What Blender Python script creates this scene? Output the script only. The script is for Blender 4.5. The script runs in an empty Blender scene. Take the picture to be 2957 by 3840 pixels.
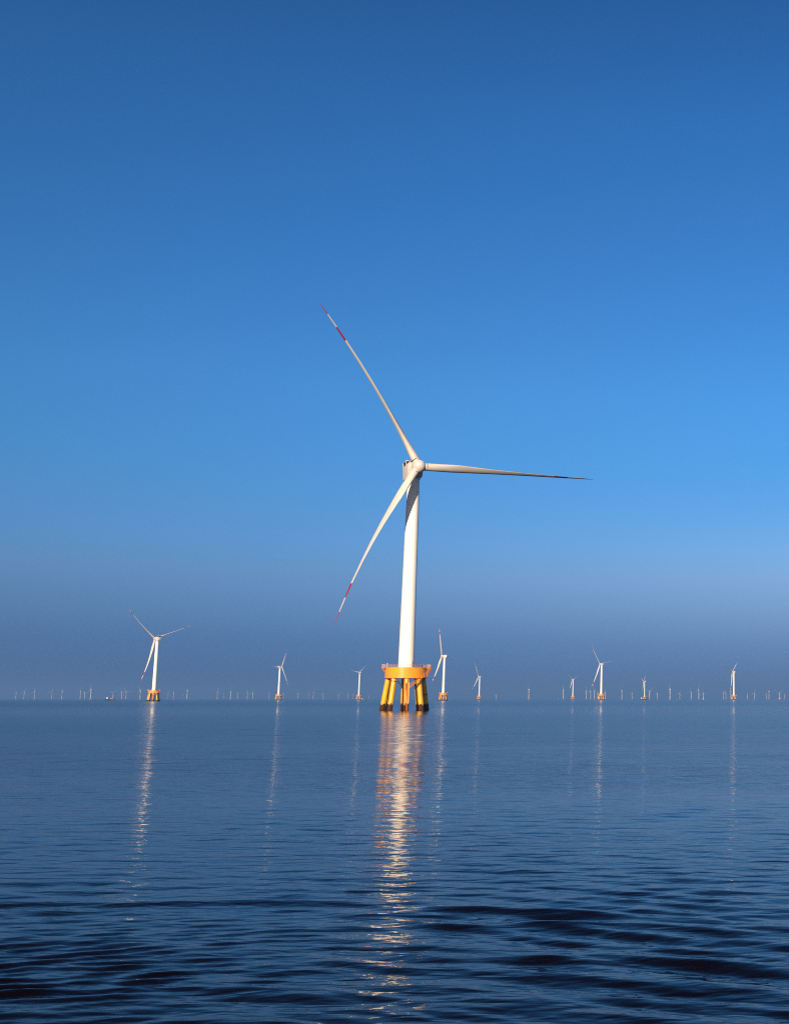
import bpy, bmesh, math, random
import numpy as np
from mathutils import Matrix, Vector

sc = bpy.context.scene
COL = sc.collection
R = math.radians

# ------------------------------------------------------------------ camera
CAM_H = 3.91                     # eye height on the boat, metres above the water
FPX, PX, PY = 4780.0, 2850.0, 1920.0   # focal length and principal point in photo pixels
PITCH = math.atan(701.0 / FPX)
cam = bpy.data.cameras.new('camera')
camo = bpy.data.objects.new('camera', cam)
COL.objects.link(camo)
camo.location = (0, 0, CAM_H)
camo.rotation_euler = (R(90) + PITCH, 0, 0)
cam.sensor_width = 36
cam.lens = FPX / 3840 * 36
cam.shift_x = -(PX - 1478.5) / 3840
cam.clip_start = 0.1
cam.clip_end = 80000
sc.camera = camo

# ------------------------------------------------------------------ sky, sun, exposure
SUN_EL, SUN_TRAVEL = 17.0, 6.0  # elevation; heading the light travels to, degrees from +Y towards +X
world = bpy.data.worlds.new('World')
sc.world = world
world.use_nodes = True
nt = world.node_tree
bg = nt.nodes['Background']
sky = nt.nodes.new('ShaderNodeTexSky')
sky.sky_type = 'NISHITA'
sky.sun_disc = False
sky.sun_elevation = R(SUN_EL)
sky.sun_rotation = math.pi + R(SUN_TRAVEL)
sky.dust_density = 0.3
tc = nt.nodes.new('ShaderNodeTexCoord')
sep = nt.nodes.new('ShaderNodeSeparateXYZ')
nt.links.new(tc.outputs['Generated'], sep.inputs[0])
asin = nt.nodes.new('ShaderNodeMath'); asin.operation = 'ARCSINE'; asin.use_clamp = False
nt.links.new(sep.outputs['Z'], asin.inputs[0])
mr = nt.nodes.new('ShaderNodeMapRange')
mr.inputs['From Min'].default_value = 0.0
mr.inputs['From Max'].default_value = R(60)
nt.links.new(asin.outputs[0], mr.inputs['Value'])
ramp = nt.nodes.new('ShaderNodeValToRGB')
ramp.color_ramp.interpolation = 'EASE'
ramp.color_ramp.interpolation = 'LINEAR'
# smog layer low down and a clear saturated sky above: elevation (deg), tint of the clean-air sky
GRADE = [(0.0, (0.085, 0.235, 0.89)), (1.2, (0.080, 0.213, 0.81)), (2.4, (0.112, 0.248, 0.76)),
         (3.9, (0.190, 0.352, 0.815)), (5.3, (0.252, 0.452, 0.905)), (6.7, (0.250, 0.525, 1.03)),
         (10.3, (0.225, 0.625, 1.15)), (13.4, (0.235, 0.675, 1.22)), (19.2, (0.200, 0.635, 1.185)),
         (25.4, (0.170, 0.588, 1.11)), (30.2, (0.134, 0.495, 0.965)), (45.0, (0.19, 0.48, 0.88))]
el = ramp.color_ramp.elements
el[0].position = 0.0; el[0].color = (*GRADE[0][1], 1)
el[1].position = GRADE[-1][0] / 60; el[1].color = (*GRADE[-1][1], 1)
for e, c in GRADE[1:-1]:
    k = el.new(e / 60); k.color = (*c, 1)
nt.links.new(mr.outputs[0], ramp.inputs[0])
mul = nt.nodes.new('ShaderNodeMix'); mul.data_type = 'RGBA'; mul.blend_type = 'MULTIPLY'
mul.inputs['Factor'].default_value = 1.0
nt.links.new(sky.outputs[0], mul.inputs[6])
# smog scatters a whiter light on the sun's side of the sky, and lies a little thicker to the east
sv = Vector((-math.sin(R(SUN_TRAVEL)), -math.cos(R(SUN_TRAVEL)), 0.0))
dot = nt.nodes.new('ShaderNodeVectorMath'); dot.operation = 'DOT_PRODUCT'
dot.inputs[1].default_value = sv
nt.links.new(tc.outputs['Generated'], dot.inputs[0])
mw = nt.nodes.new('ShaderNodeMapRange'); mw.interpolation_type = 'SMOOTHSTEP'
mw.inputs['From Min'].default_value = -0.25; mw.inputs['From Max'].default_value = 0.8
nt.links.new(dot.outputs['Value'], mw.inputs['Value'])
warm = nt.nodes.new('ShaderNodeMix'); warm.data_type = 'RGBA'
warm.inputs[7].default_value = (0.62, 0.60, 0.72, 1)
nt.links.new(mw.outputs[0], warm.inputs['Factor'])
nt.links.new(ramp.outputs[0], warm.inputs[6])
nt.links.new(warm.outputs[2], mul.inputs[7])
east = nt.nodes.new('ShaderNodeMapRange')
east.inputs['From Min'].default_value = -0.55; east.inputs['From Max'].default_value = 0.25
east.inputs['To Min'].default_value = 0.86; east.inputs['To Max'].default_value = 1.14
nt.links.new(sep.outputs['X'], east.inputs['Value'])
sc_ = nt.nodes.new('ShaderNodeVectorMath'); sc_.operation = 'SCALE'
nt.links.new(mul.outputs[2], sc_.inputs[0]); nt.links.new(east.outputs[0], sc_.inputs['Scale'])
# the smog bank to the right is paler and pinker
low = nt.nodes.new('ShaderNodeMapRange'); low.interpolation_type = 'SMOOTHSTEP'
low.inputs['From Min'].default_value = R(10.5); low.inputs['From Max'].default_value = R(5.0)
nt.links.new(asin.outputs[0], low.inputs['Value'])
rgt = nt.nodes.new('ShaderNodeMapRange')
rgt.inputs['From Min'].default_value = -0.36; rgt.inputs['From Max'].default_value = 0.02
nt.links.new(sep.outputs['X'], rgt.inputs['Value'])
lr = nt.nodes.new('ShaderNodeMath'); lr.operation = 'MULTIPLY'
nt.links.new(low.outputs[0], lr.inputs[0]); nt.links.new(rgt.outputs[0], lr.inputs[1])
pale = nt.nodes.new('ShaderNodeMix'); pale.data_type = 'RGBA'; pale.blend_type = 'MULTIPLY'
pale.inputs[7].default_value = (1.42, 1.15, 1.03, 1); pale.clamp_result = False
nt.links.new(lr.outputs[0], pale.inputs['Factor'])
nt.links.new(sc_.outputs[0], pale.inputs[6])
nt.links.new(pale.outputs[2], bg.inputs['Color'])
bg.inputs['Strength'].default_value = 0.067

sl = bpy.data.lights.new('sun', 'SUN')
sl.energy = 4.9
sl.angle = R(0.5)
sl.color = (1.0, 0.85, 0.69)
so = bpy.data.objects.new('sun', sl)
COL.objects.link(so)
tr = Vector((math.sin(R(SUN_TRAVEL)) * math.cos(R(SUN_EL)), math.cos(R(SUN_TRAVEL)) * math.cos(R(SUN_EL)), -math.sin(R(SUN_EL))))
so.rotation_euler = tr.to_track_quat('-Z', 'Y').to_euler()
so.location = (-200, -600, 400)

sc.view_settings.view_transform = 'Standard'
sc.view_settings.look = 'None'
sc.view_settings.exposure = 0.55
sc.view_settings.gamma = 1.0
sc.render.engine = 'CYCLES'
sc.cycles.use_denoising = False
sc.cycles.filter_width = 1.1
sc.cycles.max_bounces = 6
sc.cycles.volume_bounces = 0


# ------------------------------------------------------------------ materials
def new_mat(name):
    m = bpy.data.materials.new(name)
    m.use_nodes = True
    return m, m.node_tree, m.node_tree.nodes['Principled BSDF']


def paint(name, col, rough=0.4, dirt=None, dirt_amt=0.0, scale=(0.6, 0.6, 0.12), coat=0.0, bump=0.0):
    """Painted metal: base colour broken up by streaky weathering stretched along the height."""
    m, t, b = new_mat(name)
    N = t.nodes.new
    tcn = N('ShaderNodeTexCoord')
    mp = N('ShaderNodeMapping'); mp.inputs['Scale'].default_value = scale
    t.links.new(tcn.outputs['Object'], mp.inputs[0])
    n = N('ShaderNodeTexNoise'); n.inputs['Scale'].default_value = 1.0
    n.inputs['Detail'].default_value = 6; n.inputs['Roughness'].default_value = 0.65
    t.links.new(mp.outputs[0], n.inputs['Vector'])
    r = N('ShaderNodeMapRange')
    r.inputs['From Min'].default_value = 0.42; r.inputs['From Max'].default_value = 0.78
    r.inputs['To Max'].default_value = dirt_amt
    t.links.new(n.outputs['Fac'], r.inputs['Value'])
    mx = N('ShaderNodeMix'); mx.data_type = 'RGBA'
    mx.inputs[6].default_value = (*col, 1)
    d = dirt if dirt else tuple(c * 0.7 for c in col)
    mx.inputs[7].default_value = (*d, 1)
    t.links.new(r.outputs[0], mx.inputs['Factor'])
    t.links.new(mx.outputs[2], b.inputs['Base Color'])
    b.inputs['Roughness'].default_value = rough
    b.inputs['Coat Weight'].default_value = coat
    b.inputs['Coat Roughness'].default_value = 0.15
    return m


def pile_paint(name, col, rust, rust_amt):
    """Yellow pile: rust streaks, and a ragged dark band of marine growth in the splash zone."""
    m, t, b = new_mat(name)
    N = t.nodes.new
    L = t.links.new
    tcn = N('ShaderNodeTexCoord')
    sp = N('ShaderNodeSeparateXYZ'); L(tcn.outputs['Object'], sp.inputs[0])
    mp = N('ShaderNodeMapping'); mp.inputs['Scale'].default_value = (1.5, 1.5, 0.16)
    L(tcn.outputs['Object'], mp.inputs[0])
    n = N('ShaderNodeTexNoise'); n.inputs['Scale'].default_value = 1.0; n.inputs['Detail'].default_value = 6
    L(mp.outputs[0], n.inputs['Vector'])
    r = N('ShaderNodeMapRange'); r.inputs['From Min'].default_value = 0.4; r.inputs['From Max'].default_value = 0.66
    r.inputs['To Max'].default_value = rust_amt
    L(n.outputs['Fac'], r.inputs['Value'])
    mx = N('ShaderNodeMix'); mx.data_type = 'RGBA'
    mx.inputs[6].default_value = (*col, 1); mx.inputs[7].default_value = (*rust, 1)
    L(r.outputs[0], mx.inputs['Factor'])
    # growth edge
    mp2 = N('ShaderNodeMapping'); mp2.inputs['Scale'].default_value = (3.2, 3.2, 0.3)
    L(tcn.outputs['Object'], mp2.inputs[0])
    n2 = N('ShaderNodeTexNoise'); n2.inputs['Scale'].default_value = 1.0; n2.inputs['Detail'].default_value = 4
    L(mp2.outputs[0], n2.inputs['Vector'])
    a = N('ShaderNodeMath'); a.operation = 'MULTIPLY_ADD'
    L(n2.outputs['Fac'], a.inputs[0]); a.inputs[1].default_value = 3.2; a.inputs[2].default_value = 0.55
    s = N('ShaderNodeMath'); s.operation = 'SUBTRACT'
    L(a.outputs[0], s.inputs[0]); L(sp.outputs['Z'], s.inputs[1])
    e = N('ShaderNodeMapRange'); e.inputs['From Min'].default_value = -0.08; e.inputs['From Max'].default_value = 0.12
    L(s.outputs[0], e.inputs['Value'])
    n3 = N('ShaderNodeTexNoise'); n3.inputs['Scale'].default_value = 5.0; n3.inputs['Detail'].default_value = 5
    L(tcn.outputs['Object'], n3.inputs['Vector'])
    g = N('ShaderNodeMix'); g.data_type = 'RGBA'
    g.inputs[6].default_value = (0.014, 0.005, 0.003, 1); g.inputs[7].default_value = (0.085, 0.024, 0.006, 1)
    L(n3.outputs['Fac'], g.inputs['Factor'])
    fin = N('ShaderNodeMix'); fin.data_type = 'RGBA'
    L(e.outputs[0], fin.inputs['Factor']); L(mx.outputs[2], fin.inputs[6]); L(g.outputs[2], fin.inputs[7])
    L(fin.outputs[2], b.inputs['Base Color'])
    b.inputs['Specular IOR Level'].default_value = 0.35
    rr = N('ShaderNodeMapRange'); rr.inputs['To Min'].default_value = 0.3; rr.inputs['To Max'].default_value = 0.85
    L(e.outputs[0], rr.inputs['Value']); L(rr.outputs[0], b.inputs['Roughness'])
    bp = N('ShaderNodeBump'); bp.inputs['Distance'].default_value = 0.06
    mm = N('ShaderNodeMath'); mm.operation = 'MULTIPLY'
    L(e.outputs[0], mm.inputs[0]); L(n3.outputs['Fac'], mm.inputs[1]); L(mm.outputs[0], bp.inputs['Height'])
    L(bp.outputs[0], b.inputs['Normal'])
    return m


M = {
    'tower': paint('tower white paint', (0.82, 0.765, 0.68), 0.35, (0.64, 0.57, 0.47), 0.35, (0.9, 0.9, 0.05)),
    'blade': paint('blade cream gelcoat', (0.60, 0.525, 0.45), 0.45, (0.40, 0.335, 0.27), 0.45, (0.5, 0.5, 0.12)),
    'nacelle': paint('nacelle cream paint', (0.59, 0.52, 0.455), 0.45, (0.36, 0.30, 0.24), 0.5, (0.5, 0.5, 0.3)),
    'red': paint('blade red band', (0.33, 0.005, 0.015), 0.45, (0.3, 0.01, 0.02), 0.4),
    'seam': paint('joint seam brown', (0.16, 0.10, 0.05), 0.6),
    'cap': paint('platform yellow paint', (0.77, 0.325, 0.010), 0.3, (0.58, 0.19, 0.008), 0.5, (0.35, 0.35, 0.12), 0.3),
    'pile': pile_paint('pile yellow paint', (0.76, 0.38, 0.008), (0.58, 0.19, 0.01), 0.5),
    'rusty': pile_paint('pile rusty yellow paint', (0.76, 0.33, 0.012), (0.55, 0.13, 0.012), 0.85),
    'fender': pile_paint('fender yellow paint', (0.82, 0.36, 0.05), (0.50, 0.12, 0.02), 0.6),
    'stair': paint('stair orange paint', (0.72, 0.19, 0.012), 0.45, (0.35, 0.06, 0.01), 0.7, (1.5, 1.5, 1.5)),
    'rail': paint('railing faded red', (0.60, 0.33, 0.23), 0.5, (0.48, 0.18, 0.09), 0.6, (2, 2, 2)),
    'dark': paint('dark steel and brace shade', (0.022, 0.02, 0.02), 0.55, (0.06, 0.03, 0.02), 0.5, (2, 2, 2)),
    'louvre': paint('cooler louvre black', (0.012, 0.010, 0.010), 0.7, (0.09, 0.05, 0.02), 0.6, (2, 2, 2)),
    'lamp': paint('lamp white', (0.8, 0.8, 0.82), 0.3),
    'hull': paint('hull black paint', (0.008, 0.007, 0.010), 0.6, (0.02, 0.01, 0.008), 0.5, (0.5, 0.5, 0.5)),
    'hullred': paint('hull red paint', (0.5, 0.05, 0.03), 0.5, (0.3, 0.04, 0.02), 0.5, (0.3, 0.3, 0.3)),
    'cabin': paint('cabin white paint', (0.45, 0.45, 0.47), 0.4, (0.3, 0.28, 0.25), 0.5, (0.6, 0.6, 0.2)),
    'deck': paint('deck grey paint', (0.25, 0.28, 0.28), 0.6),
}


# ------------------------------------------------------------------ mesh helpers
class MB:
    """Collects lofts, tubes and boxes and links them as one mesh object."""
    def __init__(self):
        self.v, self.f, self.m = [], [], []

    def rings(self, rings, mat=0, cap=True, mats=None):
        n = len(rings[0]); o = len(self.v)
        for r in rings:
            self.v += [tuple(p) for p in r]
        for i in range(len(rings) - 1):
            k = mats[i] if mats else mat
            for j in range(n):
                a, b = o + i * n + j, o + i * n + (j + 1) % n
                self.f.append((a, b, b + n, a + n)); self.m.append(k)
        if cap:
            self.f.append(tuple(o + j for j in reversed(range(n)))); self.m.append(mats[0] if mats else mat)
            e = o + (len(rings) - 1) * n
            self.f.append(tuple(e + j for j in range(n))); self.m.append(mats[-1] if mats else mat)

    def tube(self, pts, rad, seg=10, mat=0, cap=True):
        pts = [Vector(p) for p in pts]
        rad = rad if isinstance(rad, (list, tuple)) else [rad] * len(pts)
        rs = []
        for i, p in enumerate(pts):
            d = (pts[min(i + 1, len(pts) - 1)] - pts[max(i - 1, 0)]).normalized()
            h = Vector((0, 0, 1)) if abs(d.z) < 0.9 else Vector((1, 0, 0))
            a = d.cross(h).normalized(); b = d.cross(a).normalized()
            rs.append([p + (a * math.cos(2 * math.pi * j / seg) - b * math.sin(2 * math.pi * j / seg)) * rad[i] for j in range(seg)])
        self.rings([list(reversed(r)) for r in rs], mat, cap)

    def lathe(self, prof, seg=48, mat=0, c=(0, 0), cap=True, mats=None):
        self.rings([[(c[0] + r * math.cos(2 * math.pi * j / seg), c[1] + r * math.sin(2 * math.pi * j / seg), z) for j in range(seg)]
                    for r, z in prof], mat, cap, mats)

    def box(self, c, s, rot=None, mat=0, bevel=0.0, taper=None):
        bm = bmesh.new()
        bmesh.ops.create_cube(bm, size=1)
        for v in bm.verts:
            v.co = Vector((v.co.x * s[0], v.co.y * s[1], v.co.z * s[2]))
        if bevel:
            bmesh.ops.bevel(bm, geom=list(bm.edges), offset=bevel, segments=3, profile=0.5, affect='EDGES')
        mt = Matrix.Translation(Vector(c)) @ (rot.to_4x4() if rot else Matrix())
        bm.transform(mt)
        o = len(self.v)
        bm.verts.index_update()
        self.v += [tuple(v.co) for v in bm.verts]
        for f in bm.faces:
            self.f.append(tuple(o + v.index for v in f.verts)); self.m.append(mat)
        bm.free()

    def mesh(self, name, mats, angle=35):
        me = bpy.data.meshes.new(name)
        me.from_pydata(self.v, [], self.f)
        for k in mats:
            me.materials.append(M[k])
        me.polygons.foreach_set('material_index', self.m)
        me.polygons.foreach_set('use_smooth', [True] * len(self.f))
        me.set_sharp_from_angle(angle=R(angle))
        me.update()
        return me

    def build(self, name, mats, parent=None, angle=35):
        o = bpy.data.objects.new(name, self.mesh(name, mats, angle))
        COL.objects.link(o)
        if parent:
            o.parent = parent
        return o


def tag(o, label=None, cat=None, group=None, kind=None):
    if label: o['label'] = label
    if cat: o['category'] = cat
    if group: o['group'] = group
    if kind: o['kind'] = kind
    return o


def empty(name, loc=(0, 0, 0), rz=0.0):
    o = bpy.data.objects.new(name, None)
    o.empty_display_size = 1
    o.location = loc
    o.rotation_euler = (0, 0, rz)
    COL.objects.link(o)
    return o


# ------------------------------------------------------------------ water
def build_water():
    rng = np.random.default_rng(11)
    r = [1.5]
    while r[-1] < 12: r.append(r[-1] * 1.012)
    while r[-1] < 130: r.append(r[-1] * 1.0031)
    while r[-1] < 27500: r.append(r[-1] * 1.025)
    r = np.array(r)
    th = np.concatenate([np.arange(-58, 28, 0.092), np.arange(28, 302 - 0.01, 3.0)])
    th = np.radians(th)
    nr, na = len(r), len(th)
    X = (r[:, None] * np.sin(th)[None]).astype(np.float64)
    Y = (r[:, None] * np.cos(th)[None]).astype(np.float64)
    Z = np.zeros_like(X)
    near = r < 200
    x, y = X[near], Y[near]
    rr = r[near][:, None]
    # slow patches of livelier and calmer water
    g = np.zeros_like(x)
    for i in range(9):
        a, l = rng.uniform(0, 2 * math.pi), rng.uniform(5, 26)
        g += np.sin(2 * math.pi / l * (x * math.cos(a) * 0.6 + y * math.sin(a)) + rng.uniform(0, 6.28))
    g = np.clip(1 + 0.17 * g, 0.4, 1.6)
    z = np.zeros_like(x)
    # wind and wake waves: crests lie mostly across the view
    n = 120
    for i in range(n):
        lam = math.exp(rng.uniform(math.log(0.28), math.log(1.8)))
        a = rng.normal(0.08, 0.19 + 0.15 / (0.4 + lam))             # heading off the +Y axis
        k = 2 * math.pi / lam
        slope = 0.0165 * min(1.0, 0.95 / lam) ** 0.5
        amp = slope * lam / (2 * math.pi)
        vis = 1 / (1 + (rr / (48.0 * lam)) ** 4)      # too fine for the mesh farther out
        ph = k * (x * math.sin(a) + y * math.cos(a)) + rng.uniform(0, 6.28) + 0.5 * np.sin(x * 0.23 + i) + 0.4 * np.sin(y * 0.17 + 2 * i)
        sn = np.sin(ph)
        z += amp * (sn + 0.22 * (1 - 2 * sn * sn) * -1.0) * vis
    far = 0.28 + 0.95 / (1 + (rr / 27.0) ** 3.0)       # the boat's own wash dies away
    z *= g * far
    # finer cross ripples at the lower left, where the wake comes in
    loc = np.exp(-(((x + 10.0) / 3.0) ** 2 + ((y - 18.8) / 4.2) ** 2))
    q = np.zeros_like(x)
    for i in range(18):
        lam = math.exp(rng.uniform(math.log(0.30), math.log(0.62)))
        a = rng.normal(-0.22, 0.16)
        q += 0.075 * lam / (2 * math.pi) * np.sin(2 * math.pi / lam * (x * math.sin(a) + y * math.cos(a) + 0.02 * (x + 10) ** 2) + rng.uniform(0, 6.28))
    z = z * (1 - 0.65 * loc) + 0.85 * q * loc
    # longer slanting wash on the right
    wr = 1 / (1 + np.exp(-(x + 6.8) / 1.1)) / (1 + (rr / 27.0) ** 7)
    sw = np.zeros_like(x)
    for i in range(16):
        lam = math.exp(rng.uniform(math.log(0.75), math.log(1.7)))
        a = rng.normal(0.36, 0.17)
        sn = np.sin(2 * math.pi / lam * (x * math.sin(a) + y * math.cos(a)) + rng.uniform(0, 6.28) + 0.6 * np.sin(x * 0.31 + 1.7 * i))
        sw += 0.035 * lam / (2 * math.pi) * (sn + 0.25 * (2 * sn * sn - 1))
    z = z * (1 - 0.6 * wr) + sw * wr
    # a few long smooth crests of the wake
    def crest(px, py, ang, half, h, w, curve=0.0):
        ca, sa = math.cos(R(ang)), math.sin(R(ang))
        u = (x - px) * ca + (y - py) * sa
        v = -(x - px) * sa + (y - py) * ca + curve * u * u
        return h * np.exp(-(v / w) ** 2) * np.exp(-(u / half) ** 4)
    z += crest(-12.6, 25.4, 3, 6.4, 0.055, 0.33, 0.009)
    z += crest(-10.8, 21.4, -16, 2.2, 0.05, 0.3, 0.05)
    z += crest(-4.6, 24.6, -8, 2.0, 0.06, 0.34, 0.02)
    z += crest(-2.4, 22.9, -9, 2.4, 0.07, 0.36, 0.02)
    z += crest(-4.0, 20.2, -5, 1.6, 0.05, 0.3, 0.0)
    Z[near] = z * np.clip((rr - 1.5) / 3, 0, 1)
    co = np.stack([X, Y, Z], -1).reshape(-1, 3)
    i, j = np.meshgrid(np.arange(nr - 1), np.arange(na), indexing='ij')
    j2 = (j + 1) % na
    q = np.stack([i * na + j, (i + 1) * na + j, (i + 1) * na + j2, i * na + j2], -1).reshape(-1, 4)[:, ::-1]
    # fan under the boat
    c = len(co)
    co = np.vstack([co, [[0, 0, 0]]])
    jj = np.arange(na)
    tri = np.stack([np.full(na, c), (jj + 1) % na, jj], -1)
    me = bpy.data.meshes.new('water')
    me.vertices.add(len(co)); me.vertices.foreach_set('co', co.astype(np.float32).ravel())
    loops = np.concatenate([q.ravel(), tri.ravel()]).astype(np.int32)
    me.loops.add(len(loops)); me.loops.foreach_set('vertex_index', loops)
    nq, ntri = len(q), len(tri)
    me.polygons.add(nq + ntri)
    st = np.concatenate([np.arange(nq) * 4, nq * 4 + np.arange(ntri) * 3]).astype(np.int32)
    me.polygons.foreach_set('loop_start', st)
    me.polygons.foreach_set('use_smooth', np.ones(nq + ntri, bool))
    me.update(calc_edges=True)
    me.validate()
    # material: dark turbid water; ripples too fine for the mesh come from the slopes of 2D noise
    m, t, b = new_mat('sea water')
    N, L = t.nodes.new, t.links.new
    b.inputs['Base Color'].default_value = (0.003, 0.0014, 0.002, 1)
    b.inputs['IOR'].default_value = 1.17
    geo = N('ShaderNodeNewGeometry')
    ln = N('ShaderNodeVectorMath'); ln.operation = 'LENGTH'
    L(geo.outputs['Position'], ln.inputs[0])

    def math_(op, p, q_):
        k = N('ShaderNodeMath'); k.operation = op
        for i_, v in enumerate((p, q_)):
            if isinstance(v, (int, float)): k.inputs[i_].default_value = v
            else: L(v, k.inputs[i_])
        return k.outputs[0]
    lg = math_('LOGARITHM', ln.outputs['Value'], 10.0)

    def by_dist(pts):
        # piecewise-linear curve over log10 of the distance from the boat
        c = N('ShaderNodeFloatCurve')
        cv = c.mapping.curves[0]
        top = max(v for _, v in pts)
        xs = [(math.log10(d) / 4.5, v / top) for d, v in pts]
        cv.points[0].location = (0, xs[0][1]); cv.points[1].location = (1, xs[-1][1])
        for p in xs: cv.points.new(*p)
        for p in cv.points: p.handle_type = 'VECTOR'
        c.mapping.update()
        L(math_('DIVIDE', lg, 4.5), c.inputs['Value'])
        return math_('MULTIPLY', c.outputs[0], top)
    L(by_dist([(20, 0.02), (50, 0.05), (90, 0.12), (200, 0.165), (300, 0.145), (410, 0.085), (520, 0.10), (900, 0.18), (2000, 0.16), (20000, 0.12)]), b.inputs['Roughness'])
    dead = N('ShaderNodeVectorMath'); dead.operation = 'MULTIPLY'; dead.inputs[1].default_value = (1, 1, 0)
    L(geo.outputs['Position'], dead.inputs[0])
    DX = 0.04
    LAYERS = [((0.20, 0.13), 31.0, 1.0, 0.6, by_dist([(50, 0.0), (90, 0.10), (250, 0.18), (600, 0.2), (2000, 0.0)])),
              ((0.16, 0.42), 7.0, 1.0, 0.3, by_dist([(40, 0.0), (90, 0.055), (200, 0.055), (500, 0.035), (2000, 0.0)])),
              ((0.50, 1.45), 19.0, 2.0, 0.5, by_dist([(14, 0.012), (30, 0.018), (100, 0.024), (300, 0.010), (1500, 0.0)])),
              ((4.2, 8.5), 71.0, 1.0, 0.3, by_dist([(12, 0.0022), (25, 0.0024), (60, 0.0), (20000, 0.0)])),
              ((1.7, 4.2), 53.0, 1.0, 0.4, by_dist([(14, 0.0062), (60, 0.0070), (150, 0.0045), (400, 0.001), (1500, 0.0)]))]
    pv = N('ShaderNodeMapping'); pv.inputs['Scale'].default_value = (0.010, 0.035, 1); L(dead.outputs[0], pv.inputs[0])
    pn = N('ShaderNodeTexNoise'); pn.noise_dimensions = '2D'; pn.inputs['Detail'].default_value = 3; pn.inputs['Scale'].default_value = 1
    L(pv.outputs[0], pn.inputs['Vector'])
    pm = N('ShaderNodeMapRange'); pm.inputs['From Min'].default_value = 0.35; pm.inputs['From Max'].default_value = 0.68
    pm.inputs['To Min'].default_value = 0.45; pm.inputs['To Max'].default_value = 1.35
    L(pn.outputs['Fac'], pm.inputs['Value'])

    def height(off):
        ad = N('ShaderNodeVectorMath'); ad.operation = 'ADD'; ad.inputs[1].default_value = off
        L(dead.outputs[0], ad.inputs[0])
        tot = None
        for (sx, sy), seed, det, dist, amp in LAYERS:
            mp = N('ShaderNodeMapping'); mp.inputs['Scale'].default_value = (sx, sy, 1)
            mp.inputs['Location'].default_value = (seed, seed * 1.7, 0); mp.inputs['Rotation'].default_value = (0, 0, 0.07)
            L(ad.outputs[0], mp.inputs[0])
            n = N('ShaderNodeTexNoise'); n.noise_dimensions = '2D'; n.inputs['Scale'].default_value = 1
            n.inputs['Detail'].default_value = det; n.inputs['Distortion'].default_value = dist; n.inputs['Roughness'].default_value = 0.45
            L(mp.outputs[0], n.inputs['Vector'])
            v = math_('MULTIPLY', n.outputs['Fac'], amp)
            tot = v if tot is None else math_('ADD', tot, v)
        return tot
    h0, hx, hy = height((0, 0, 0)), height((DX, 0, 0)), height((0, DX, 0))
    gain = math_('MULTIPLY', pm.outputs[0], -2.0 / DX)
    cx = N('ShaderNodeCombineXYZ')
    L(math_('MULTIPLY', math_('SUBTRACT', hx, h0), gain), cx.inputs[0])
    L(math_('MULTIPLY', math_('SUBTRACT', hy, h0), gain), cx.inputs[1])
    an = N('ShaderNodeVectorMath'); an.operation = 'ADD'
    L(geo.outputs['Normal'], an.inputs[0]); L(cx.outputs[0], an.inputs[1])
    nn = N('ShaderNodeVectorMath'); nn.operation = 'NORMALIZE'; L(an.outputs[0], nn.inputs[0])
    L(nn.outputs[0], b.inputs['Normal'])
    me.materials.append(m)
    o = bpy.data.objects.new('water', me)
    COL.objects.link(o)
    tag(o, kind='structure')
    return o


build_water()

# ------------------------------------------------------------------ wind turbine
HUB_H, OVERHANG, BLADE_L = 84.82, 5.2, 66.8
CAP_Z0, CAP_Z1, CAP_R = 11.0, 14.7, 7.12


def axes(yaw, tilt=9.17):
    yw, tl = R(yaw), R(tilt)
    n = Vector((math.sin(yw) * math.cos(tl), -math.cos(yw) * math.cos(tl), math.sin(tl)))
    e = Vector((0, 0, 1)).cross(n).normalized()
    u = n.cross(e)
    return n, e, u


def frame(xa, ya, za, loc):
    m = Matrix((xa, ya, za)).transposed().to_4x4()
    m.translation = loc
    return m


def blade_mesh(bend_n=2.6, bend_t=0.0, bow=0.0):
    st = [(1.75, 2.75, 2.75, 0), (2.6, 2.8, 2.8, 0), (4.5, 2.8, 2.7, .1), (8, 3.15, 2.25, .5), (12, 3.7, 1.8, .85), (15, 3.75, 1.5, 1),
          (20, 3.4, 1.2, 1), (26, 2.9, .92, 1), (34, 2.5, .64, 1), (42, 1.95, .46, 1), (.76 * 66.8, 1.5, .34, 1),
          (.842 * 66.8, 1.2, .25, 1), (.923 * 66.8, .8, .17, 1), (65, .45, .1, 1), (66.8, .06, .04, 1)]
    seg = 20
    rings, mats = [], []
    for k, (r, c, th, ai) in enumerate(st):
        t = r / BLADE_L
        ang = R(64 + 22 * min(1, max(0.0, t - 0.1) / 0.6))
        ca, sa = math.cos(ang), math.sin(ang)
        off = t * t
        rg = []
        for j in range(seg):
            p = 2 * math.pi * j / seg
            xx = c * (0.5 * math.cos(p) + 0.12 * ai)
            yy = th / 2 * math.sin(p) * (1 - 0.5 * ai * math.cos(p))
            # chord runs along -(cos*X + sin*Y); thickness across it
            X_ = -(xx * ca - yy * sa)
            Y_ = -(xx * sa + yy * ca)
            rg.append((X_ - bend_t * off - bow * (off - t), Y_ - bend_n * off, r))
        rings.append(rg)
        mats.append(1 if (0.759 <= t < 0.84 or t >= 0.922) else 0)
    b = MB()
    b.rings(rings, mats=mats)
    # bolt ring at the root
    b.lathe([(1.40, 2.62), (1.44, 2.66), (1.44, 2.86), (1.40, 2.9)], 32, 2)
    b.lathe([(1.43, 1.72), (1.46, 1.76), (1.46, 1.9), (1.40, 1.94)], 32, 0)
    return b.mesh('blade', ['blade', 'red', 'seam'], 40)


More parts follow.
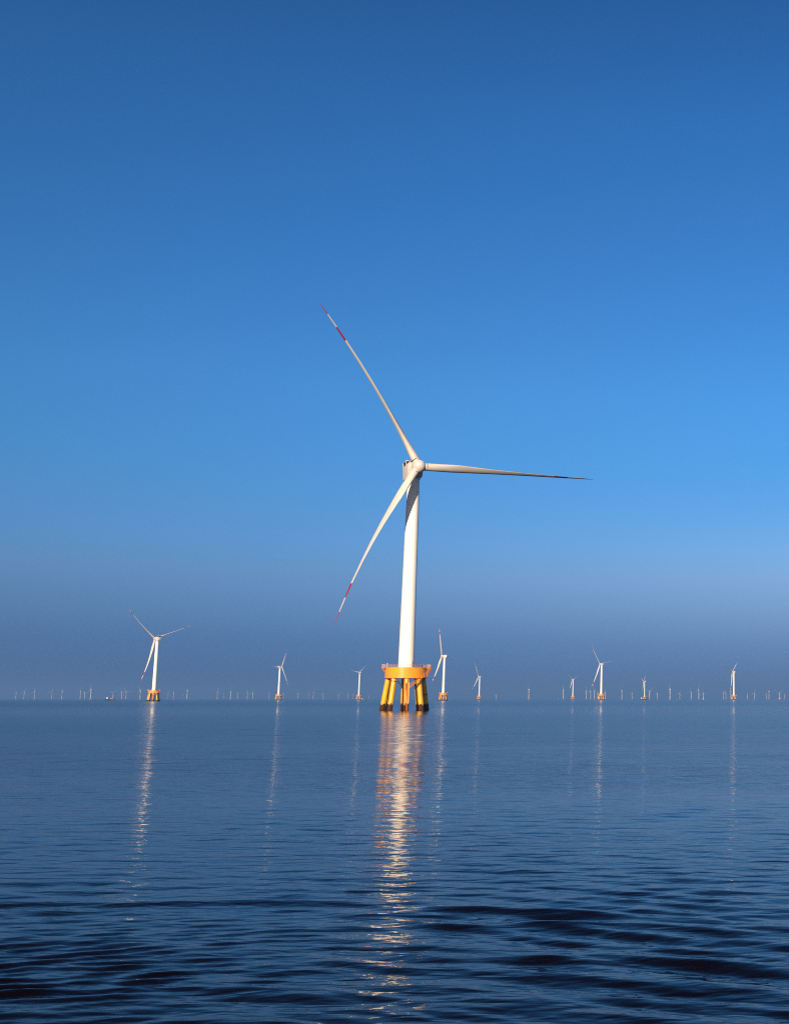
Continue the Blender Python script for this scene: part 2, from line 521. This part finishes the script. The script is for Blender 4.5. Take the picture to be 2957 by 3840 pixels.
def hub_mesh():
    b = MB()
    # spinner: local -Y is upwind
    prof = [(1.75, 2.15), (2.05, 1.7), (2.3, 0.9), (2.36, 0.0), (2.28, -0.7), (2.0, -1.4), (1.55, -1.95), (0.95, -2.35), (0.35, -2.52), (0.02, -2.55)]
    seg = 40
    b.rings([[(r * math.cos(2 * math.pi * j / seg), y, r * math.sin(2 * math.pi * j / seg)) for j in range(seg)] for r, y in prof])
    return b.mesh('hub', ['nacelle'], 50)


def collar_mesh():
    b = MB()
    b.lathe([(1.62, 0.9), (1.6, 1.6), (1.56, 1.86), (1.3, 1.9)], 32)
    return b.mesh('blade_collar', ['nacelle'], 50)


def nacelle_mesh():
    b = MB()
    # generator drum behind the hub, then the house; local +Y is downwind
    seg = 40
    dr = [(1.9, -3.05), (2.32, -2.95), (2.36, -2.6), (2.36, -1.9), (2.2, -1.7)]
    b.rings([[(r * math.cos(2 * math.pi * j / seg), y, r * math.sin(2 * math.pi * j / seg) - 0.1) for j in range(seg)] for r, y in dr])
    # house: a loft of rounded rectangles, lower at the nose
    def rect(w, z0, z1, y, rad):
        pts = []
        for cx, cz, a0 in ((w / 2 - rad, z1 - rad, 0), (-w / 2 + rad, z1 - rad, 90), (-w / 2 + rad, z0 + rad, 180), (w / 2 - rad, z0 + rad, 270)):
            for q in range(5):
                a = R(a0 + q * 22.5)
                pts.append((cx + rad * math.cos(a), y, cz + rad * math.sin(a)))
        return pts
    sec = [rect(4.5, -2.35, 2.25, -2.35, 0.45), rect(4.9, -2.6, 2.42, -2.1, 0.4), rect(5.0, -2.75, 2.5, 0, 0.32), rect(5.0, -2.75, 2.5, 4.6, 0.32),
           rect(4.8, -2.55, 2.45, 5.05, 0.36), rect(4.4, -2.3, 2.2, 5.2, 0.4)]
    b.rings([list(reversed(s)) for s in sec][::-1])
    return b.mesh('nacelle', ['nacelle'], 40)


def cooler_mesh():
    """Raised cooler at the rear of the roof: a pale frame round dark louvres."""
    b = MB()
    y0, y1, z0, z1, w = 1.5, 5.0, 2.35, 4.05, 4.7
    b.box((0, (y0 + y1) / 2, z1), (w, y1 - y0, 0.22), bevel=0.06)
    for sx in (-1, 1):
        b.box((sx * (w / 2 - 0.15), y1 - 0.16, (z0 + z1) / 2), (0.3, 0.32, z1 - z0 - 0.2), bevel=0.05)
        b.box((sx * (w / 2 - 0.10), y0 + 0.1, (z0 + z1) / 2), (0.2, 0.2, z1 - z0 - 0.2), bevel=0.04)
    return b.mesh('cooler_frame', ['nacelle'], 30)


def louvre_mesh():
    b = MB()
    y0, y1, z0, z1, w = 1.75, 4.75, 2.4, 3.96, 4.3
    b.box((0, (y0 + y1) / 2, (z0 + z1) / 2 - 0.06), (w, y1 - y0, z1 - z0 - 0.1))
    for k in range(6):
        b.box((0, (y0 + y1) / 2, z0 + 0.2 + k * 0.24), (w + 0.08, y1 - y0 + 0.08, 0.06))
    return b.mesh('cooler_louvre', ['louvre'], 30)


def mast_mesh(x, y, h):
    b = MB()
    b.tube([(x, y, 4.1), (x, y, 4.1 + h)], 0.045, 6)
    b.tube([(x - 0.25, y, 4.1 + h * 0.9), (x + 0.25, y, 4.1 + h * 0.9)], 0.03, 6)
    return b.mesh('wind_sensor', ['lamp'], 30)


def yaw_bearing_mesh():
    b = MB()
    b.lathe([(2.22, HUB_H - 3.2), (2.3, HUB_H - 3.05), (2.3, HUB_H - 2.4), (2.0, HUB_H - 2.3)], 40)
    return b.mesh('yaw_bearing', ['nacelle'], 40)


def tower_mesh():
    b = MB()
    z0, z1, r0, r1 = CAP_Z1 - 0.05, HUB_H - 2.6, 2.72, 2.12
    prof = []
    zs = [z0, z0 + 0.25, 24, 36, 48, 60, 71, z1]
    rad = lambda z: r0 + (r1 - r0) * (z - z0) / (z1 - z0)
    prof.append((r0 + 0.16, z0)); prof.append((r0 + 0.16, z0 + 0.22)); prof.append((r0, z0 + 0.26))
    prof.append((r1, z1))
    b.lathe(prof[:3], 72)
    b.lathe([(r0, z0 + 0.27), (r1, z1)], 72)
    for z in zs[2:-1]:
        b.lathe([(rad(z - 0.06) + 0.015, z - 0.06), (rad(z + 0.06) + 0.015, z + 0.06)], 72)
    return b.mesh('tower', ['tower'], 60)


def cap_mesh():
    b = MB()
    b.lathe([(CAP_R - 0.15, CAP_Z0), (CAP_R + 0.05, CAP_Z0), (CAP_R + 0.07, CAP_Z0 + 0.05), (CAP_R + 0.07, CAP_Z0 + 0.36), (CAP_R + 0.02, CAP_Z0 + 0.40),
             (CAP_R, CAP_Z0 + 0.44), (CAP_R, CAP_Z1 - 0.16), (CAP_R + 0.1, CAP_Z1 - 0.12), (CAP_R + 0.1, CAP_Z1 - 0.02), (CAP_R - 0.05, CAP_Z1)], 96)
    return b.mesh('pile_cap', ['cap'], 12)


ROT0 = 4.0        # ring of eight piles, turned a little off the view axis
PILE_R = 0.93


def pile_points(k, head):
    # head: world direction (x, y) that faces the camera
    a = R(ROT0 + 45 * k)
    right = Vector((-head.y, head.x, 0))
    d = head * math.cos(a) + right * math.sin(a)
    return d * 5.85 + Vector((0, 0, CAP_Z0 + 0.02)), d * (7.5 + 0.5) + Vector((0, 0, -3.5))


def on(p, q, z):
    t = (z - p.z) / (q.z - p.z)
    return p.lerp(q, t)


HEAD = Vector((124.1, -449.8, 0)).normalized()     # from the big turbine towards the boat
RIGHT = Vector((-HEAD.y, HEAD.x, 0))


def W(x, f, z):
    """x to the viewer's right, f towards the viewer, height z, in the turbine's own frame."""
    return RIGHT * x + HEAD * f + Vector((0, 0, z))


def make_turbine():
    root = empty('wind_turbine')
    parts = {}
    def link(name, me, mat=None, parent=root):
        o = bpy.data.objects.new(name, me); COL.objects.link(o); o.parent = parent
        return o
    link('tower', tower_mesh())
    cap = link('pile_cap', cap_mesh())
    for k in range(8):
        p, q = pile_points(k, HEAD)
        b = MB()
        b.tube([p, on(p, q, 6), on(p, q, 2), q], PILE_R, 28)
        o = b.build('pile', ['rusty' if k == 0 else 'pile'], root)
        if k == 0:
            o['label'] = 'rust-stained front pile with fender pipes'
        if k in (0, 2, 7):
            d = (q - p).normalized()
            zc = {0: 7.3, 2: 5.4, 7: 9.9}[k]
            c0 = on(p, q, zc)
            b = MB(); b.tube([c0 - d * 0.13, c0 + d * 0.13], PILE_R + 0.07, 28)
            b.build('pile_collar', ['stair' if k == 0 else 'dark'], o)
    # braces under the cap
    p0, q0 = pile_points(0, HEAD); p7, q7 = pile_points(7, HEAD)
    b = MB()
    b.tube([W(-2.6, 4.6, 9.9), W(-0.9, 5.9, 7.7)], 0.17, 10)
    for k in range(7):
        t = k / 6
        b.tube([W(-2.6 + 1.7 * t, 4.6 + 1.3 * t, 9.9 - 2.2 * t), W(-2.4 + 1.7 * t, 4.7 + 1.3 * t, 10.35 - 2.2 * t)], 0.05, 6)
    b.tube([W(-2.4, 4.7, 10.35), W(-0.7, 6.0, 8.15)], 0.06, 8)
    b.build('brace', ['dark'], root)  # the shade this brace stands in is put into its dark colour
    # boat fender pipes in front of the rusty pile
    for x in (0.02, 1.22):
        b = MB()
        f0, f1 = 7.2, 8.7
        b.tube([W(x, f0 + 0.3, 9.5), W(x, f1 + 0.3, -2.5)], 0.2 if x > 1 else 0.13, 14)
        for z in (8.6, 2.6):
            t = (9.5 - z) / 12.0
            f = f0 + 0.3 + (f1 - f0) * t
            b.tube([W(x, f, z), W(0.45, f - 0.9, z)], 0.12, 8)
        b.build('boat_fender', ['fender'], root)
    b = MB()
    for s in (0.42, 0.86):
        b.tube([W(s, 7.45, 9.1), W(s, 8.75, -0.6)], 0.05, 8)
    for k in range(30):
        z = 9.0 - k * 0.32
        f = 7.45 + 1.3 * (9.1 - z) / 9.7
        b.tube([W(0.42, f, z), W(0.86, f, z)], 0.028, 6)
    b.build('ladder', ['stair'], root)
    # stair up round the front right of the cap
    def flight(a, c, width, side, steps, name):
        b = MB()
        for w in (0, 1):
            o = side * (width * w)
            b.tube([a + o, c + o], 0.13, 8)
            for hgt in (0.55, 1.05):
                h = Vector((0, 0, hgt))
                b.tube([a + o + h, c + o + h], 0.05, 8)
            for k in range(6):
                p = (a + o).lerp(c + o, k / 5)
                b.tube([p, p + Vector((0, 0, 1.05))], 0.05, 8)
        for k in range(steps):
            p = a.lerp(c, (k + 0.5) / steps)
            b.box(p + side * width * 0.5, (0.28, width, 0.05), Matrix((RIGHT, HEAD, Vector((0, 0, 1)))).transposed())
        return b.build(name, ['stair'], root)
    flight(W(1.35, 7.75, 7.7), W(6.15, 5.6, 11.7), 0.8, HEAD, 16, 'access_stair')
    b = MB()
    rot = Matrix((RIGHT, HEAD, Vector((0, 0, 1)))).transposed()
    b.box(W(6.7, 5.7, 11.7), (1.3, 1.5, 0.12), rot)
    for x, f in ((6.1, 6.4), (7.3, 6.4), (7.3, 5.0)):
        b.tube([W(x, f, 11.7), W(x, f, 12.8)], 0.05, 8)
    b.tube([W(6.1, 6.4, 12.8), W(7.3, 6.4, 12.8), W(7.3, 5.0, 12.8)], 0.05, 8)
    b.tube([W(6.1, 5.1, 11.6), W(5.2, 4.3, 11.0)], 0.09, 8)
    b.tube([W(7.2, 5.1, 11.6), W(6.1, 3.5, 11.0)], 0.09, 8)
    b.build('stair_landing', ['stair'], root)
    flight(W(6.6, 4.9, 11.8), W(7.85, 2.6, 14.5), 0.75, RIGHT * 0.75 + HEAD * 0.5, 10, 'upper_stair')
    # overhanging deck brackets left and right
    for s, n_ in ((-1, 'left'), (1, 'right')):
        b = MB()
        f = 1.0 if s < 0 else 1.6
        b.box(W(s * 7.6, f, CAP_Z1 - 0.2), (1.25, 2.6, 0.22), rot, bevel=0.03)
        for df in (-0.9, 0.9):
            b.tube([W(s * 8.05, f + df, CAP_Z1 - 0.3), W(s * 6.95, f + df, CAP_Z1 - 1.5)], 0.1, 8)
        b.build('deck_bracket', ['stair'], root)
    # railing
    b = MB()
    pts = []
    for k in range(73):
        a = R(k * 5)
        x, f = math.sin(a), math.cos(a)
        pts.append((x * 6.98, f * 6.98))
    for h in (0.12, 0.45, 0.78, 1.08):
        b.tube([W(x, f, CAP_Z1 + h) for x, f in pts], 0.026, 6, cap=False)
    for k in range(60):
        a = R(k * 6)
        b.tube([W(math.sin(a) * 6.98, math.cos(a) * 6.98, CAP_Z1), W(math.sin(a) * 6.98, math.cos(a) * 6.98, CAP_Z1 + 1.1)], 0.024, 6)
    for s in (-1, 1):
        f = 1.0 if s < 0 else 1.6
        c = [W(s * 7.1, f - 1.25, CAP_Z1), W(s * 8.15, f - 1.25, CAP_Z1), W(s * 8.15, f + 1.25, CAP_Z1), W(s * 7.1, f + 1.25, CAP_Z1)]
        for h in (0.12, 0.45, 0.78, 1.08):
            b.tube([p + Vector((0, 0, h)) for p in c], 0.035, 6)
        for i in range(3):
            for t in (0, 0.25, 0.5, 0.75):
                p = c[i].lerp(c[i + 1], t) + Vector((0, 0, -0.1))
                b.tube([p, p + Vector((0, 0, 1.2))], 0.038, 6)
    b.build('railing', ['rail'], root)
    # davit crane folded over the deck
    b = MB()
    b.tube([W(5.4, 4.0, CAP_Z1), W(5.4, 4.0, CAP_Z1 + 0.95)], 0.16, 10)
    b.tube([W(5.5, 4.0, CAP_Z1 + 0.55), W(4.2, 4.3, CAP_Z1 + 0.85), W(3.0, 4.6, CAP_Z1 + 1.15)], [0.13, 0.12, 0.08], 10)
    b.tube([W(3.0, 4.6, CAP_Z1 + 1.15), W(2.9, 4.6, CAP_Z1 + 0.7)], 0.03, 6)
    b.build('davit_crane', ['dark'], root)
    b = MB()
    b.tube([W(-6.3, 3.0, CAP_Z1), W(-6.3, 3.0, CAP_Z1 + 1.15)], 0.05, 8)
    b.box(W(-6.3, 3.0, CAP_Z1 + 1.25), (0.3, 0.3, 0.26), rot, bevel=0.06)
    b.build('deck_lamp', ['lamp'], root)
    # tower door, on the deck side away from the water
    b = MB()
    d = W(0.75, 0.55, 0).normalized()
    side = Vector((-d.y, d.x, 0))
    b.box(d * 2.66 + Vector((0, 0, CAP_Z1 + 1.35)), (0.9, 0.25, 2.1), Matrix((side, d, Vector((0, 0, 1)))).transposed(), bevel=0.08)
    b.build('tower_door', ['deck'], root)
    # head
    na = link('nacelle', nacelle_mesh())
    cf = link('cooler', cooler_mesh(), parent=na)
    link('cooler_louvre', louvre_mesh(), parent=na)
    for p in ((-0.9, 4.3, 1.3), (0.4, 4.5, 1.0)):
        link('wind_sensor', mast_mesh(*p), parent=na)
    link('yaw_bearing', yaw_bearing_mesh())
    hb = link('hub', hub_mesh())
    cm = collar_mesh()
    for k in range(3):
        c = link('blade_collar', cm, parent=hb)
        a = 2 * math.pi * k / 3
        c['phase'] = a
    # the three blades flex a little differently
    for bt, bn, bw in ((0.8, 3.45, 6.5), (0.15, 2.25, 6.5), (-1.97, 3.5, 1.5)):
        o = link('blade', blade_mesh(bn, bt, bw))
    return root


def kids(o):
    return [c for c in bpy.data.objects if c.parent == o]


def pose(root, yaw, phase, tilt=9.17, blade_scale=1.0):
    n, e, u = axes(yaw, tilt)
    top = Vector((0, 0, HUB_H))
    hubp = top + n * OVERHANG
    ib = 0
    for c in kids(root):
        nm = c.name.split('.')[0]
        if nm == 'nacelle':
            c.matrix_local = frame(e, -n, u, top)
        elif nm == 'hub':
            rad, tan = radial(n, e, u, phase)
            c.matrix_local = frame(-tan, -n, rad, hubp)
            for i, d in enumerate([k for k in kids(c) if k.name.startswith('blade_collar')]):
                d.matrix_local = Matrix.Rotation(2 * math.pi * i / 3, 4, 'Y')
        elif nm == 'blade':
            rad, tan = radial(n, e, u, phase + 120 * ib)
            m = frame(-tan, -n, rad, hubp)
            c.matrix_local = m @ Matrix.Diagonal((1, 1, blade_scale, 1))
            ib += 1


def radial(n, e, u, ph):
    p = R(ph)
    return u * math.cos(p) + e * math.sin(p), u * math.sin(p) - e * math.cos(p)


def copy_tree(o, parent=None):
    c = o.copy(); COL.objects.link(c); c.parent = parent
    for ch in kids(o):
        copy_tree(ch, c)
    return c


big = make_turbine()
pose(big, 33.54, 207.8)
big.location = (-124.1, 449.8, 0)
tag(big, 'largest white three-bladed turbine on a yellow eight-legged platform, nearest the viewer', 'wind turbine', 'offshore wind turbines')

# (x, y, yaw, rotor phase, blade scale, label)
SIZE = 1.2
MEDIUM = [
    (-988.8, 2100.3, 240.0, 48.7, 0.921, 'white turbine on a yellow piled base, largest of those behind, alone at far left'),
    (-1484.0, 3968.3, -220.8, 86.1, 0.833, 'mid-size white turbine with one blade raised up right, left of the big turbine, farther off than its neighbour'),
    (-1492.6, 4788.8, -145.3, 73.2, 0.523, 'small white turbine with short Y-shaped rotor, nearest on the left of the big turbine'),
    (-732.1, 2972.6, -94.3, 28.7, 0.915, 'tall white turbine close behind the right side of the big yellow platform'),
    (-1254.1, 5743.7, -113.7, 28.6, 0.890, 'small white turbine, second to the right of the big yellow platform'),
    (-958.4, 6577.6, -119.6, 47.7, 0.725, 'small white turbine with one blade pointing right, just left of a taller turbine'),
    (-453.2, 3661.9, -121.1, 38.9, 0.897, 'tall white turbine midway between the big turbine and the right edge'),
    (-651.4, 7226.8, -69.4, 47.8, 0.780, 'small white turbine with a dark work boat at its foot'),
    (-98.6, 4717.5, -110.3, 65.1, 0.852, 'white turbine on yellow base with upper blades in a V, nearest the right edge'),
]
MEDIUM[1] = MEDIUM[1][:5] + ('white turbine with one blade raised up right, second to the left of the big turbine',)
for x, y, yw, ph, bs, lab in MEDIUM:
    t = copy_tree(big)
    t.location = (x, y, 0)
    t.scale = (SIZE,) * 3
    az = math.atan2(x, y)
    pose(t, yw, ph, 5.7, bs)
    tag(t, lab)
    for c in kids(t):
        if c.get('label'):
            del c['label']


# ------------------------------------------------------------------ far turbines on the horizon
def far_mesh(yaw, phase):
    """A whole distant turbine in one small mesh, base at the water."""
    b = MB()
    b.lathe([(2.7, 14.5), (2.1, HUB_H - 2.5)], 12, 0)
    b.lathe([(6.6, 10.5), (6.6, 14.6)], 12, 1)
    for k in range(6):
        a = R(60 * k)
        b.tube([(5 * math.cos(a), 5 * math.sin(a), 10.6), (6.6 * math.cos(a), 6.6 * math.sin(a), -1)], 0.95, 6, 1)
    n, e, u = axes(yaw, 6)
    rot = Matrix((e, -n, u)).transposed()
    top = Vector((0, 0, HUB_H))
    b.box(top - n * 1.4, (5, 7.5, 5.2), rot, 0, 0.4)
    hp = top + n * OVERHANG
    b.tube([hp - n * 2.5, hp, hp + n * 2.2], [2.2, 2.3, 0.6], 10, 0)
    for k in range(3):
        rad, tan = radial(n, e, u, phase + 120 * k)
        rs = []
        for r, c, th in ((1, 2.6, 2.6), (12, 2.9, 1.6), (30, 1.8, .7), (50, 1.1, .4), (66, .25, .1)):
            p = hp + rad * r
            rs.append([p + tan * c / 2, p + n * th / 2, p - tan * c / 2, p - n * th / 2])
        b.rings(rs, 0)
    return b.mesh('distant_wind_turbine', ['tower', 'cap'], 40)


rnd = random.Random(5)
protos = [far_mesh(rnd.choice([-110, -100, -120, 240, 60, 75, -75, 25]) + rnd.uniform(-8, 8), ph) for ph in (0, 8, 14, 30, 55, 90, 105, 112)]
FAR = [(60, 2596), (90, 2597), (129, 2594), (194, 2595), (232, 2592), (301, 2594), (317, 2596), (340, 2587), (423, 2597), (456, 2594), (472, 2594), (525, 2588),
       (630, 2600), (650, 2596), (684, 2604), (701, 2590), (814, 2595), (838, 2602), (864, 2592), (891, 2601), (927, 2596), (947, 2597), (1008, 2600),
       (1062, 2600), (1117, 2600), (1156, 2603), (1174, 2597), (1211, 2600), (1269, 2602), (1305, 2601), (1324, 2603), (1382, 2605),
       (1859, 2608), (1981, 2586), (2111, 2587),
       (2196, 2591), (2213, 2592), (2227, 2589), (2239, 2597), (2268, 2596),
       (2330, 2590), (2368, 2599), (2433, 2592), (2462, 2599), (2510, 2585), (2547, 2600), (2590, 2595), (2618, 2588), (2635, 2599), (2711, 2598), (2720, 2600), (2738, 2591),
       (2801, 2604), (2827, 2600), (2872, 2604), (2881, 2593), (2920, 2598), (2939, 2605)]
MARKS = [(-1, None), (575, 'the large turbine at far left'), (1043, 'the second turbine left of the big one'), (1346, 'the nearest turbine left of the big one'),
         (1515, 'the big turbine'), (1795, 'the second turbine right of the big one'), (2146, 'the small turbine beside the tall right one'),
         (2252, 'the tall turbine on the right'), (2414, 'the turbine with a boat'), (2749, 'the rightmost large turbine')]
ORD = ['first', 'second', 'third', 'fourth', 'fifth', 'sixth', 'seventh', 'eighth', 'ninth', 'tenth', 'eleventh', 'twelfth', 'thirteenth', 'fourteenth']


def mark_of(x):
    return max(i for i, (mx, _) in enumerate(MARKS) if mx < x)


count = {}
for x, hy in FAR:
    i = mark_of(x)
    k = count.get(i, 0); count[i] = k + 1
    hp = 2621.0 - hy
    D = min(25000.0 if x < 1450 else 13000.0, FPX * (HUB_H - CAM_H) / hp)
    s = (hp * D / FPX + CAM_H) / HUB_H
    o = bpy.data.objects.new('distant_wind_turbine', protos[rnd.randrange(len(protos))])
    COL.objects.link(o)
    Yw = D * (1 / math.cos(PITCH)) * 1.0
    o.location = ((x - PX) / FPX * (Yw * math.cos(PITCH) - CAM_H * math.sin(PITCH)), Yw, 0)
    o.scale = (s * 1.1, s * 1.1, s)
    o.rotation_euler = (0, 0, rnd.uniform(-0.25, 0.25))
    if i == 0:
        lab = 'tiny faint turbine on the horizon, %s from the left edge' % ORD[k]
    else:
        lab = 'tiny faint horizon turbine, %s right of %s' % (ORD[k], MARKS[i][1])
    tag(o, lab, 'wind turbine', 'tiny turbines along the horizon')


# ------------------------------------------------------------------ boats
def boat(px, D, L, kind, label, heading=0.0):
    """A low vessel seen from the side; x runs along the hull."""
    Yw = D
    X = (px - PX) / FPX * (Yw * math.cos(PITCH))
    root = empty({'barge': 'barge', 'ship': 'ship'}.get(kind, 'work_boat'), (X, Yw, 0), R(heading))
    w, h = L * 0.22, L * 0.17
    if kind == 'barge': h = L * 0.15
    if kind == 'ship': w, h = L * 0.3, L * 0.34
    b = MB()
    secs = []
    for t, ww, zt, zb in ((-0.5, 0.75, 1.05, 0.15), (-0.44, 0.95, 1.0, -0.3), (-0.2, 1.0, 0.9, -0.4), (0.15, 1.0, 0.95, -0.4), (0.36, 0.75, 1.15, -0.3), (0.48, 0.25, 1.45, 0.2), (0.52, 0.06, 1.55, 0.7)):
        if kind == 'barge':
            zt = 1.0; ww = max(ww, 0.8)
        y = w / 2 * ww
        secs.append([(t * L, -y, zt * h), (t * L, y, zt * h), (t * L, y * 0.85, zb * h), (t * L, -y * 0.85, zb * h)])
    b.rings([list(reversed(s)) for s in secs])
    b.build('hull', ['hullred' if kind == 'ship' else 'hull'], root, 25)
    if kind in ('work', 'ship'):
        b = MB()
        cx = -0.33 * L if kind == 'work' else -0.05 * L
        if kind == 'work':
            b.box((cx, 0, h * 1.4), (L * 0.2, w * 0.8, h * 0.9), bevel=L * 0.01)
            b.box((cx - L * 0.02, 0, h * 2.0), (L * 0.12, w * 0.6, h * 0.4), bevel=L * 0.01)
        else:
            b.box((cx, 0, h * 1.5), (L * 0.66, w * 0.9, h * 1.1), bevel=L * 0.01)
            b.box((cx - L * 0.1, 0, h * 2.35), (L * 0.35, w * 0.7, h * 0.7), bevel=L * 0.01)
        b.build('cabin', ['cabin'], root, 25)
        b = MB()
        b.tube([(cx, 0, h * 2.6), (cx, 0, h * 4.2)], L * 0.008, 6)
        b.tube([(L * 0.1, 0, h * 0.9), (L * 0.1, 0, h * 2.2)], L * 0.008, 6)
        b.build('mast', ['dark'], root)
        b = MB()
        b.box((L * 0.12, 0, h * 1.1), (L * 0.34, w * 0.6, h * 0.5), bevel=L * 0.008)
        b.build('hold_cover', ['deck'], root, 25)
    elif kind == 'barge':
        b = MB()
        b.box((-0.44 * L, 0, h * 1.3), (L * 0.07, w * 0.5, h * 0.7), bevel=L * 0.006)
        b.build('winch_house', ['dark'], root, 25)
    else:
        b = MB()
        b.box((-0.12 * L, 0, h * 1.4), (L * 0.26, w * 0.6, h * 1.0), bevel=L * 0.01)
        b.build('wheelhouse', ['dark' if kind == 'dark' else 'cabin'], root, 25)
    tag(root, label, 'boat', 'boats near the horizon')
    return root


boat(361, 3913, 13.3, 'barge', 'low flat dark barge on the horizon, left of the boat with a white cabin', 4)
boat(415, 3000, 22.0, 'work', 'long dark work boat with a white cabin at its left end, far left', -6)
boat(696, 5870, 7.3, 'dark', 'tiny dark boat, first to the right of the large left turbine', 10)
boat(752, 4239, 8.0, 'dark', 'small dark boat, second to the right of the large left turbine', 20)
boat(918, 5217, 14.0, 'barge', 'thin flat dark barge just left of the second turbine from the big one', 0)
boat(1151, 4891, 6.7, 'dark', 'tiny dark boat alone between the two turbines left of the big one', 15)
boat(1363, 3913, 16.0, 'work', 'dark boat with pale cabin beside the small turbine left of the big one', 8)
boat(2092, 5217, 7.3, 'white', 'tiny white boat left of the small turbine on the right half', 0)
boat(2412, 4565, 23.9, 'work', 'dark work boat with white cabin moored at a small turbine foot', 5)
boat(2537, 5543, 10.6, 'white', 'small white boat on the horizon right of the turbine with a work boat', 12)
boat(2635, 6196, 8.0, 'ship', 'tiny red-hulled boat between two faint turbines on the right', 5)
boat(2921, 4891, 10.0, 'ship', 'white and red ship seen bow-on at the right edge of the horizon', 30)

# ------------------------------------------------------------------ haze: one closed box of even air
def build_haze():
    b = MB()
    b.box((0, 0, 0), (2, 2, 2))
    me = b.mesh('haze', ['dark'])
    me.materials.clear()
    m = bpy.data.materials.new('haze air')
    m.use_nodes = True
    t = m.node_tree
    t.nodes.remove(t.nodes['Principled BSDF'])
    v = t.nodes.new('ShaderNodeVolumePrincipled')
    v.inputs['Color'].default_value = (0.17, 0.335, 0.62, 1)
    v.inputs['Density'].default_value = 8.5e-5
    v.inputs['Density Attribute'].default_value = ''
    v.inputs['Temperature Attribute'].default_value = ''
    t.links.new(v.outputs[0], t.nodes['Material Output'].inputs['Volume'])
    me.materials.append(m)
    o = bpy.data.objects.new('haze', me)
    COL.objects.link(o)
    top, bot = 235.0, -5.5
    o.scale = (28500, 28500, (top - bot) / 2)
    o.location = (0, 0, (top + bot) / 2)
    tag(o, kind='stuff')


build_haze()
